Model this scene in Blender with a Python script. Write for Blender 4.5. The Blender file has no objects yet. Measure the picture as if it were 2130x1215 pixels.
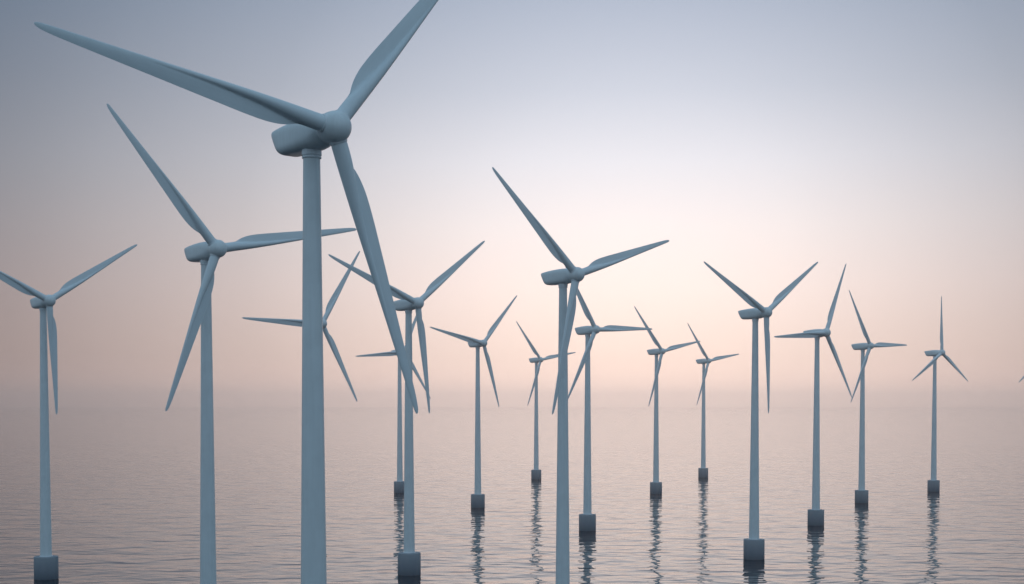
import bpy, bmesh, math, random
from mathutils import Vector

C = bpy.context.scene.collection
S = bpy.context.scene
PI = math.pi


def lin(r, g, b):
    def f(c):
        c /= 255.0
        return c / 12.92 if c <= 0.04045 else ((c + 0.055) / 1.055) ** 2.4
    return (f(r), f(g), f(b), 1.0)


# ------------------------------------------------------------------ camera
CAM_H = 50.6
cam_data = bpy.data.cameras.new('camera')
cam = bpy.data.objects.new('camera', cam_data)
C.objects.link(cam)
cam.location = (0, 0, CAM_H)
cam.rotation_euler = (PI / 2 - 0.03385, 0, 0)
cam_data.sensor_width = 36.0
cam_data.lens = 36.0 * 2887.6 / 2130.0
cam_data.shift_y = (938.15 - 607.5) / 2130.0
cam_data.clip_start = 0.5
cam_data.clip_end = 80000
S.camera = cam

# ------------------------------------------------------------------ world: hazy dusk sky
SUN_AZ = math.radians(5.0)      # to the right of the view axis (+y)
SUN_EL = math.radians(6.2)
sun_dir = Vector((math.sin(SUN_AZ) * math.cos(SUN_EL), math.cos(SUN_AZ) * math.cos(SUN_EL), math.sin(SUN_EL)))

world = bpy.data.worlds.new('World')
S.world = world
world.use_nodes = True
wn, wl = world.node_tree.nodes, world.node_tree.links
wn.clear()


def ramp(nodes, stops, interp='LINEAR'):
    n = nodes.new('ShaderNodeValToRGB')
    cr = n.color_ramp
    cr.interpolation = interp
    while len(cr.elements) < len(stops):
        cr.elements.new(0.5)
    for e, (p, c) in zip(cr.elements, stops):
        e.position = p
    for e, (p, c) in zip(cr.elements, stops):
        e.color = c
    return n


def sin_d(d):
    return math.sin(math.radians(d))


tc = wn.new('ShaderNodeTexCoord')
nrm = wn.new('ShaderNodeVectorMath'); nrm.operation = 'NORMALIZE'
wl.new(tc.outputs['Generated'], nrm.inputs[0])
sep = wn.new('ShaderNodeSeparateXYZ')
wl.new(nrm.outputs[0], sep.inputs[0])
# colour by height above the horizon, towards the light and away from it
front = ramp(wn, [(0.0, (1.62, 1.14, 1.03, 1)), (sin_d(0.4), (1.48, 1.06, .96, 1)), (sin_d(1.0), (1.28, .955, .87, 1)),
                  (sin_d(1.9), (1.11, .875, .81, 1)), (sin_d(3.0), (1.08, .88, .83, 1)), (sin_d(4.8), (1.09, .93, .905, 1)),
                  (sin_d(7.2), (1.02, .94, .955, 1)), (sin_d(9.8), (.885, .885, .965, 1)), (sin_d(12.6), (.70, .745, .865, 1)),
                  (sin_d(16.4), (.565, .635, .79, 1)), (sin_d(24), (.42, .52, .68, 1)), (sin_d(45), (.24, .34, .48, 1)), (1.0, (.2, .3, .44, 1))])
wl.new(sep.outputs['Z'], front.inputs[0])
back = ramp(wn, [(0.0, lin(158, 137, 135)), (sin_d(1.9), lin(142, 125, 125)), (sin_d(4), lin(136, 123, 126)), (sin_d(9), lin(117, 119, 129)),
                 (sin_d(16), lin(88, 106, 127)), (sin_d(30), lin(118, 150, 175)),
                 (sin_d(55), lin(132, 168, 192)), (1.0, lin(132, 168, 192))])
wl.new(sep.outputs['Z'], back.inputs[0])
dot = wn.new('ShaderNodeVectorMath'); dot.operation = 'DOT_PRODUCT'
wl.new(nrm.outputs[0], dot.inputs[0])
dot.inputs[1].default_value = sun_dir
ac = wn.new('ShaderNodeMath'); ac.operation = 'ARCCOSINE'
wl.new(dot.outputs['Value'], ac.inputs[0])
dv = wn.new('ShaderNodeMath'); dv.operation = 'DIVIDE'
dv.inputs[1].default_value = math.radians(60)
wl.new(ac.outputs[0], dv.inputs[0])


def gv(v):
    return (v, v, v, 1)


glow = ramp(wn, [(0.0, gv(1.0)), (3 / 60, gv(0.985)), (6 / 60, gv(0.92)), (8 / 60, gv(0.84)), (10.5 / 60, gv(0.73)), (13 / 60, gv(0.62)),
                 (15.8 / 60, gv(0.50)), (21.5 / 60, gv(0.27)), (26 / 60, gv(0.12)), (32 / 60, gv(0.03)), (45 / 60, gv(0.0))], 'B_SPLINE')
wl.new(dv.outputs[0], glow.inputs[0])
mixc = wn.new('ShaderNodeMix'); mixc.data_type = 'RGBA'
wl.new(glow.outputs[0], mixc.inputs['Factor'])
wl.new(back.outputs[0], mixc.inputs['A'])
wl.new(front.outputs[0], mixc.inputs['B'])
rear = ramp(wn, [(0.0, lin(150, 166, 182)), (sin_d(10), lin(165, 186, 204)), (sin_d(30), lin(176, 202, 222)),
                 (sin_d(60), lin(160, 188, 210)), (1.0, lin(140, 166, 190))])
wl.new(sep.outputs['Z'], rear.inputs[0])
turn = wn.new('ShaderNodeMapRange')
turn.interpolation_type = 'SMOOTHSTEP'
turn.inputs['From Min'].default_value = math.radians(38)
turn.inputs['From Max'].default_value = math.radians(80)
wl.new(ac.outputs[0], turn.inputs['Value'])
mixr = wn.new('ShaderNodeMix'); mixr.data_type = 'RGBA'
wl.new(turn.outputs[0], mixr.inputs['Factor'])
wl.new(mixc.outputs['Result'], mixr.inputs['A'])
wl.new(rear.outputs[0], mixr.inputs['B'])
bg_haze = wn.new('ShaderNodeBackground')
bg_haze.inputs['Strength'].default_value = 1.0
wl.new(mixr.outputs['Result'], bg_haze.inputs['Color'])
sky = wn.new('ShaderNodeTexSky')
sky.sky_type = 'NISHITA'
sky.sun_disc = False
sky.sun_elevation = SUN_EL
sky.sun_rotation = SUN_AZ
sky.altitude = 0
sky.air_density = 1.0
sky.dust_density = 1.5
sky.ozone_density = 2.0
bg_sky = wn.new('ShaderNodeBackground')
bg_sky.inputs['Strength'].default_value = 0.05
wl.new(sky.outputs[0], bg_sky.inputs['Color'])
mixs = wn.new('ShaderNodeMixShader')
mixs.inputs[0].default_value = 0.94
wl.new(bg_sky.outputs[0], mixs.inputs[1])
wl.new(bg_haze.outputs[0], mixs.inputs[2])
wout = wn.new('ShaderNodeOutputWorld')
wl.new(mixs.outputs[0], wout.inputs['Surface'])

# ------------------------------------------------------------------ sun behind the veil of haze
sd = bpy.data.lights.new('sun', 'SUN')
sd.energy = 0.03
sd.angle = math.radians(100)
sd.color = (1.0, 0.87, 0.78)
sun = bpy.data.objects.new('sun', sd)
C.objects.link(sun)
sun.rotation_euler = sun_dir.to_track_quat('Z', 'Y').to_euler()
sun.location = (0, 0, 200)

S.view_settings.view_transform = 'Standard'
S.view_settings.look = 'None'
S.view_settings.gamma = 1
S.view_settings.exposure = 0
S.cycles.use_denoising = True
S.cycles.denoiser = 'OPENIMAGEDENOISE'
S.cycles.denoising_input_passes = 'RGB_ALBEDO_NORMAL'
S.cycles.denoising_prefilter = 'ACCURATE'
S.cycles.max_bounces = 12
S.cycles.volume_bounces = 10
S.cycles.sample_clamp_indirect = 6


# ------------------------------------------------------------------ materials
def new_mat(name):
    m = bpy.data.materials.new(name)
    m.use_nodes = True
    nt = m.node_tree
    b = nt.nodes['Principled BSDF']
    return m, nt.nodes, nt.links, b


def paint(name, col, streak=0.10, rough=0.30):
    """satin tower paint with faint vertical weather streaks and cloudy wear"""
    m, n, l, b = new_mat(name)
    t = n.new('ShaderNodeTexCoord')
    mp = n.new('ShaderNodeMapping')
    mp.inputs['Scale'].default_value = (2.2, 2.2, 0.10)
    l.new(t.outputs['Object'], mp.inputs[0])
    n1 = n.new('ShaderNodeTexNoise'); n1.inputs['Scale'].default_value = 1.0; n1.inputs['Detail'].default_value = 6
    l.new(mp.outputs[0], n1.inputs['Vector'])
    n2 = n.new('ShaderNodeTexNoise'); n2.inputs['Scale'].default_value = 0.55; n2.inputs['Detail'].default_value = 5
    l.new(t.outputs['Object'], n2.inputs['Vector'])
    add = n.new('ShaderNodeMath'); add.operation = 'ADD'
    l.new(n1.outputs[0], add.inputs[0]); l.new(n2.outputs[0], add.inputs[1])
    mr = n.new('ShaderNodeMapRange')
    mr.inputs['From Min'].default_value = 0.75; mr.inputs['From Max'].default_value = 1.3
    mr.inputs['To Min'].default_value = 1.0; mr.inputs['To Max'].default_value = 1.0 - streak
    l.new(add.outputs[0], mr.inputs['Value'])
    mx = n.new('ShaderNodeMix'); mx.data_type = 'RGBA'; mx.blend_type = 'MULTIPLY'
    mx.inputs['Factor'].default_value = 1.0
    mx.inputs['A'].default_value = (*col, 1)
    l.new(mr.outputs[0], mx.inputs['B'])
    l.new(mx.outputs['Result'], b.inputs['Base Color'])
    b.inputs['Roughness'].default_value = rough
    return m


M_TOWER = paint('tower_paint', (0.605, 0.70, 0.745))
M_BLADE = paint('blade_gelcoat', (0.585, 0.69, 0.745), 0.06, 0.28)
M_COLLAR = paint('collar_paint', (0.61, 0.69, 0.74))


def foundation_mat():
    m, n, l, b = new_mat('foundation_concrete')
    t = n.new('ShaderNodeTexCoord')
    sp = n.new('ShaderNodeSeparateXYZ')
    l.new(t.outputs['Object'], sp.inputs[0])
    ns = n.new('ShaderNodeTexNoise'); ns.inputs['Scale'].default_value = 0.7; ns.inputs['Detail'].default_value = 8
    l.new(t.outputs['Object'], ns.inputs['Vector'])
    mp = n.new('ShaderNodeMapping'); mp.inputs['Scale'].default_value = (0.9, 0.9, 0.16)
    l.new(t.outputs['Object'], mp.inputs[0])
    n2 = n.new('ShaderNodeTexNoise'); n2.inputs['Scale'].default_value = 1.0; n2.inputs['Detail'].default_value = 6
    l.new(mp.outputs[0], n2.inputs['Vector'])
    # shading painted into the colour: darker down to the waterline, height ragged by noise
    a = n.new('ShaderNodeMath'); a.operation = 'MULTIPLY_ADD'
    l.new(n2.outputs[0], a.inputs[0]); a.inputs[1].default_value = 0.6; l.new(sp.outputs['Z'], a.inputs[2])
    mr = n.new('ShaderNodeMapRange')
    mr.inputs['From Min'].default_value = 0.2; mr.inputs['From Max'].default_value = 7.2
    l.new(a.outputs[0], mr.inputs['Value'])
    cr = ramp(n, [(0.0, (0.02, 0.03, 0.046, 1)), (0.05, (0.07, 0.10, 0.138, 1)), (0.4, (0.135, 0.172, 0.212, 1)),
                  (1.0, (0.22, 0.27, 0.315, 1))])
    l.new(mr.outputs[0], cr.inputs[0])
    m2 = n.new('ShaderNodeMapRange')
    m2.inputs['To Min'].default_value = 0.92; m2.inputs['To Max'].default_value = 1.08
    l.new(ns.outputs[0], m2.inputs['Value'])
    mx = n.new('ShaderNodeMix'); mx.data_type = 'RGBA'; mx.blend_type = 'MULTIPLY'
    mx.inputs['Factor'].default_value = 1.0
    l.new(cr.outputs[0], mx.inputs['A']); l.new(m2.outputs[0], mx.inputs['B'])
    l.new(mx.outputs['Result'], b.inputs['Base Color'])
    b.inputs['Roughness'].default_value = 0.75
    return m


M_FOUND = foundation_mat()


def water_mat():
    m, n, l, b = new_mat('sea_water')
    t = n.new('ShaderNodeTexCoord')
    prev = None
    # (wavelength across, wavelength along, bump distance, rotation)
    for (lx, ly, dist, rot, det, seed) in ((24, 15, 0.80, -0.14, 1.5, 3.1), (8.0, 5.8, 0.42, 0.10, 1, 7.7), (4.2, 3.6, 0.08, -0.35, 1, 1.3)):
        mp = n.new('ShaderNodeMapping')
        mp.inputs['Rotation'].default_value = (0, 0, rot)
        mp.inputs['Scale'].default_value = (1 / lx, 1 / ly, 1)
        mp.inputs['Location'].default_value = (seed, seed * 2.3, seed)
        l.new(t.outputs['Object'], mp.inputs[0])
        ns = n.new('ShaderNodeTexNoise')
        ns.inputs['Scale'].default_value = 1.0
        ns.inputs['Detail'].default_value = det
        ns.inputs['Roughness'].default_value = 0.45
        ns.inputs['Distortion'].default_value = 0.35
        l.new(mp.outputs[0], ns.inputs['Vector'])
        bp = n.new('ShaderNodeBump')
        bp.inputs['Strength'].default_value = 1.0
        bp.inputs['Distance'].default_value = dist
        l.new(ns.outputs[0], bp.inputs['Height'])
        if prev:
            l.new(prev.outputs[0], bp.inputs['Normal'])
        prev = bp
    l.new(prev.outputs[0], b.inputs['Normal'])
    b.inputs['Base Color'].default_value = (0.004, 0.010, 0.018, 1)
    b.inputs['Roughness'].default_value = 0.04
    b.inputs['IOR'].default_value = 1.45
    return m


M_WATER = water_mat()


# ------------------------------------------------------------------ helpers
def link_bm(name, bm, mat, parent=None, smooth=True, sharp=None):
    me = bpy.data.meshes.new(name)
    bmesh.ops.recalc_face_normals(bm, faces=bm.faces)
    bm.to_mesh(me)
    bm.free()
    for p in me.polygons:
        p.use_smooth = smooth
    if smooth and sharp:
        me.set_sharp_from_angle(angle=math.radians(sharp))
    me.materials.append(mat)
    o = bpy.data.objects.new(name, me)
    C.objects.link(o)
    if parent:
        o.parent = parent
    return o


def loft(bm, rings, cap0=True, cap1=True):
    vs = [[bm.verts.new(p) for p in r] for r in rings]
    k = len(vs[0])
    for a, b in zip(vs, vs[1:]):
        for i in range(k):
            bm.faces.new((a[i], a[(i + 1) % k], b[(i + 1) % k], b[i]))
    if cap0:
        bm.faces.new(vs[0])
    if cap1:
        bm.faces.new(list(reversed(vs[-1])))


def lathe(profile, n=48, axis='Z'):
    """profile: list of (radius, height)"""
    bm = bmesh.new()
    rings = []
    for r, h in profile:
        ring = []
        for i in range(n):
            a = 2 * PI * i / n
            if axis == 'Z':
                ring.append((r * math.cos(a), r * math.sin(a), h))
            else:
                ring.append((r * math.cos(a), h, r * math.sin(a)))
        rings.append(ring)
    loft(bm, rings)
    return bm


# ------------------------------------------------------------------ the sea
SEA = 25000
bm = bmesh.new()
f = bm.faces.new([bm.verts.new(v) for v in ((-SEA, -3000, 0), (SEA, -3000, 0), (SEA, SEA, 0), (-SEA, SEA, 0))])
water = link_bm('water', bm, M_WATER, smooth=False)
water['kind'] = 'structure'

# ------------------------------------------------------------------ the wind turbine (built facing -y)
HUB_Z = 80.0
OVER = 4.57
R_TIP = 32.5
CONE = -0.018


def blade_bm():
    st = [  # radius, chord, spar depth, twist deg, leading edge ahead of the pitch axis
        (1.72, 1.76, 1.76, 17, .88), (3.0, 1.76, 1.76, 17, .88), (3.8, 1.755, 1.74, 17, .88), (4.4, 1.76, 1.68, 16.8, .88),
        (4.6, 1.90, 1.65, 16.6, .88), (5.0, 2.08, 1.60, 16.2, .88), (5.6, 2.27, 1.52, 15.6, .88), (6.5, 2.46, 1.40, 14.6, .875),
        (7.6, 2.57, 1.26, 13.2, .87), (9.0, 2.57, 1.10, 11.5, .855), (11, 2.47, .92, 9.5, .82), (13.5, 2.27, .74, 7.5, .76),
        (16, 2.07, .60, 6, .69), (19, 1.81, .47, 4.5, .60), (22, 1.56, .36, 3.2, .515), (25, 1.31, .28, 2.2, .435),
        (28, 1.06, .215, 1.3, .355), (30, .88, .175, .7, .30), (31, .77, .155, .3, .27),
        (31.8, .62, .125, 0, .23), (32.2, .46, .10, 0, .18), (32.42, .27, .06, 0, .11), (32.5, .08, .025, 0, .035)]
    fine = []
    for a, b in zip(st, st[1:]):
        n = max(1, min(5, int((b[0] - a[0]) / 0.45)))
        for k in range(n):
            t = k / n
            fine.append(tuple(x + (y - x) * t for x, y in zip(a, b)))
    fine.append(st[-1])
    sm = fine[:2]
    for i in range(2, len(fine) - 4):
        sm.append(tuple((fine[i - 1][j] + 2 * fine[i][j] + fine[i + 1][j]) / 4 for j in range(5)))
    fine = sm + fine[-4:]
    n = 64
    bm = bmesh.new()
    rings = []
    for r, ch, dp, tw, le in fine:
        ring = []
        w = max(0.0, min(1.0, (24 - r) / 12))     # thick round spar inboard, plain aerofoil outboard
        rr = dp / 2
        cw, sw = math.cos(math.radians(tw * 0.4)), math.sin(math.radians(tw * 0.4))
        for i in range(n):
            a = 2 * PI * i / n
            s = 0.5 * (1 - math.cos(a))
            X = s * ch
            c = math.sqrt(max(0.0, rr * rr - (X - rr) ** 2))
            tail = (0.13 * (1 - s) + 0.012) * min(1.0, (X / (0.2 * ch)) ** 0.5) * min(1.0, max(0.0, (ch - dp) / 0.3))
            spar = (c ** 2.2 + tail ** 2.2) ** (1 / 2.2)
            yt = dp * 5 * (0.2969 * math.sqrt(s) - 0.1260 * s - 0.3516 * s * s + 0.2843 * s ** 3 - 0.1036 * s ** 4)
            y = w * spar + (1 - w) * yt
            if math.sin(a) < 0:
                y = -y
            x = le - X
            # leading edge to +x and turned into the wind (-y)
            ring.append((x * cw + y * sw, -x * sw + y * cw, r))
        rings.append(ring)
    loft(bm, rings)
    return bm


def nacelle_bm():
    # stations along y (0 at the tower axis, front negative): y, half width, top, bottom, corner roundness
    Z = 0.0
    st = [(-3.55, 1.30, 1.30, -1.30, 1.0), (-3.2, 1.45, 1.42, -1.48, 1.0), (-2.6, 1.60, 1.52, -1.66, .9), (-1.8, 1.70, 1.60, -1.80, .75),
          (-0.8, 1.77, 1.64, -1.86, .62), (0.5, 1.80, 1.62, -1.88, .52), (1.8, 1.78, 1.53, -1.88, .46),
          (3.0, 1.74, 1.40, -1.87, .42), (3.9, 1.69, 1.26, -1.86, .40), (4.5, 1.64, 1.14, -1.84, .40)]
    bm = bmesh.new()
    n = 48
    rings = []

    def ring(y, hw, top, bot, rd, slant=0.0, shrink=0.0):
        out = []
        p = 2.0 + (1 - rd) * 3.2
        zc, hh = (top + bot) / 2, (top - bot) / 2
        for i in range(n):
            a = 2 * PI * i / n
            ca, sa = math.cos(a), math.sin(a)
            x = (hw - shrink) * math.copysign(abs(ca) ** (2 / p), ca)
            z = zc + (hh - shrink) * math.copysign(abs(sa) ** (2 / p), sa)
            # the tail face leans: its top reaches further back than its foot
            out.append((x, y + slant * (z - bot) / (top - bot), z))
        return out
    for i, s in enumerate(st):
        y = s[0]
        sl = 1.68 * max(0.0, (y - 0.2) / 4.3) ** 1.3
        rings.append(ring(*s, slant=sl))
    e = st[-1]
    rings.append(ring(e[0] + .14, e[1], e[2], e[3], e[4], 1.70, 0.05))
    rings.append(ring(e[0] + .20, e[1], e[2], e[3], e[4], 1.72, 0.14))
    rings.append(ring(e[0] + .20, e[1], e[2], e[3], e[4], 1.72, 0.5))
    loft(bm, rings)
    return bm


def hub_bm():
    pr = [(1.28, 1.52), (1.40, 1.40), (1.58, 1.15), (1.68, .75), (1.71, .2), (1.71, -.25)]
    for k in range(1, 13):
        a = (PI / 2) * k / 13
        pr.append((1.71 * math.cos(a), -.25 - 1.72 * math.sin(a)))
    pr.append((0.02, -1.97))
    return lathe(pr, 56, 'Y')


def tower_bm():
    z0, z1, r0, r1 = 6.55, 77.45, 1.66, 0.93
    pr = []
    for k in range(25):
        t = k / 24
        pr.append((r0 + (r1 - r0) * t, z0 + (z1 - z0) * t))
    return lathe(pr, 64)


root = bpy.data.objects.new('wind_turbine', None)
C.objects.link(root)
root['category'] = 'wind turbine'
root['group'] = 'wind turbines standing in the sea'

# round concrete foundation standing in the water
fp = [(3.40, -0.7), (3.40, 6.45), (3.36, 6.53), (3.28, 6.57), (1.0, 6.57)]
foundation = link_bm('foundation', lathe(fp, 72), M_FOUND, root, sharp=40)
tower = link_bm('tower', tower_bm(), M_TOWER, root, sharp=40)
flange = link_bm('base_flange', lathe([(1.72, 6.575), (1.86, 6.575), (1.86, 6.72), (1.82, 6.76), (1.68, 6.76)], 64), M_COLLAR, tower, sharp=40)
collar = link_bm('yaw_collar', lathe([(1.00, 77.30), (1.06, 77.33), (1.06, 77.50), (1.00, 77.55), (1.00, 77.61), (1.09, 77.65), (1.09, 78.2), (1.02, 78.25)], 56),
                 M_COLLAR, tower, sharp=40)
nacelle = link_bm('nacelle', nacelle_bm(), M_TOWER, root, sharp=38)
nacelle.location = (0, 0, HUB_Z)
hub = link_bm('hub', hub_bm(), M_TOWER, root, sharp=40)
hub.location = (0, -OVER, HUB_Z)
blades = []
blade_mesh = collar_mesh = None
for k in range(3):
    if k == 0:
        b = link_bm('blade', blade_bm(), M_BLADE, root, sharp=45)
        rc = link_bm('root_collar', lathe([(0.80, 1.30), (0.98, 1.34), (0.98, 1.66), (0.94, 1.71), (0.86, 1.72)], 40), M_COLLAR, b, sharp=40)
        blade_mesh, collar_mesh = b.data, rc.data
    else:
        b = blades[0].copy(); C.objects.link(b); b.parent = root
        rc = blades[0].children[0].copy(); C.objects.link(rc); rc.parent = b
    b.location = (0, -OVER, HUB_Z)
    blades.append(b)


def copy_tree(o, parent=None):
    c = o.copy()
    C.objects.link(c)
    c.parent = parent
    for ch in list(o.children):
        copy_tree(ch, c)
    return c


def set_phase(r, ang):
    k = 0
    for ch in r.children:
        if ch.name.startswith('blade'):
            ch.rotation_euler = (CONE, PI / 2 - ang + k * 2 * PI / 3, 0)
            k += 1


YAW = 0.6943
TURBINES = [
    (-21.82, 152.22, 2.9691, 'nearest and by far the largest turbine, one blade cut off by the top edge'),
    (-58.82, 267.87, 2.2883, 'large turbine left of the nearest one, its level blade reaching behind the nearest tower'),
    (-134.70, 400.07, 0.5836, 'turbine at the far left, one blade running out of the left edge'),
    (-72.39, 512.84, 1.0199, 'turbine whose own tower is hidden behind the tower of the nearest turbine'),
    (-30.44, 409.91, 0.6636, 'turbine behind the lower blade tip of the nearest turbine, foundation at the bottom edge'),
    (-63.80, 788.77, -0.9524, 'small turbine half hidden, its hub covered by the lower blade of the nearest turbine'),
    (-16.66, 676.08, 0.8383, 'turbine alone in open water at the centre, a wide blade spreading left'),
    (16.24, 928.64, 2.2667, 'tiny far turbine just left of the tall central tower, its level blade crossing it'),
    (11.74, 320.40, 2.4079, 'tall central turbine with no foundation in view, hub in front of the bright glow'),
    (30.12, 553.17, 0.0379, 'turbine directly right of the tall central tower, one blade pointing level right'),
    (81.06, 780.37, 2.2963, 'larger one of the two look-alike small turbines right of the central tower'),
    (131.40, 952.72, 2.2587, 'smaller one of the two look-alike small turbines, just left of the large V-bladed one'),
    (78.86, 451.05, 2.6800, 'largest turbine on the right, two blades raised in a V, third straight down'),
    (126.63, 577.31, 1.1283, 'turbine with one blade lying along its nacelle, right of the large V-bladed one'),
    (178.55, 707.84, 2.1312, 'second from the right in full view, its lower blade tip touching a neighbouring blade tip'),
    (243.42, 800.44, 1.5701, 'rightmost turbine in full view, one blade straight up like an upside-down Y'),
    (302.77, 800.0, 1.6057, 'turbine beyond the right edge, only a single blade tip showing'),
]
for i, (x, y, ang, lab) in enumerate(TURBINES):
    t = root if i == 0 else copy_tree(root)
    t.location = (x, y, 0)
    t.rotation_euler = (0, 0, YAW)
    t['label'] = lab
    set_phase(t, ang)

# ------------------------------------------------------------------ haze
HZ = 9.5e-5
bm = bmesh.new()
x0, x1, y0, y1, z0, z1 = -SEA - 50, SEA + 50, -3050, SEA + 50, -1.0, 240.0
v = [bm.verts.new(p) for p in ((x0, y0, z0), (x1, y0, z0), (x1, y1, z0), (x0, y1, z0), (x0, y0, z1), (x1, y0, z1), (x1, y1, z1), (x0, y1, z1))]
for q in ((0, 3, 2, 1), (4, 5, 6, 7), (0, 1, 5, 4), (1, 2, 6, 5), (2, 3, 7, 6), (3, 0, 4, 7)):
    bm.faces.new([v[i] for i in q])
hm = bpy.data.materials.new('haze_air')
hm.use_nodes = True
hn = hm.node_tree.nodes
hn.clear()
ho = hn.new('ShaderNodeOutputMaterial')
hv = hn.new('ShaderNodeVolumePrincipled')
hv.inputs['Color'].default_value = (1.0, 0.995, 0.985, 1)
hv.inputs['Density'].default_value = HZ
hv.inputs['Anisotropy'].default_value = 0.94
hm.node_tree.links.new(hv.outputs[0], ho.inputs['Volume'])
haze = link_bm('haze', bm, hm, smooth=False)
haze['kind'] = 'stuff'
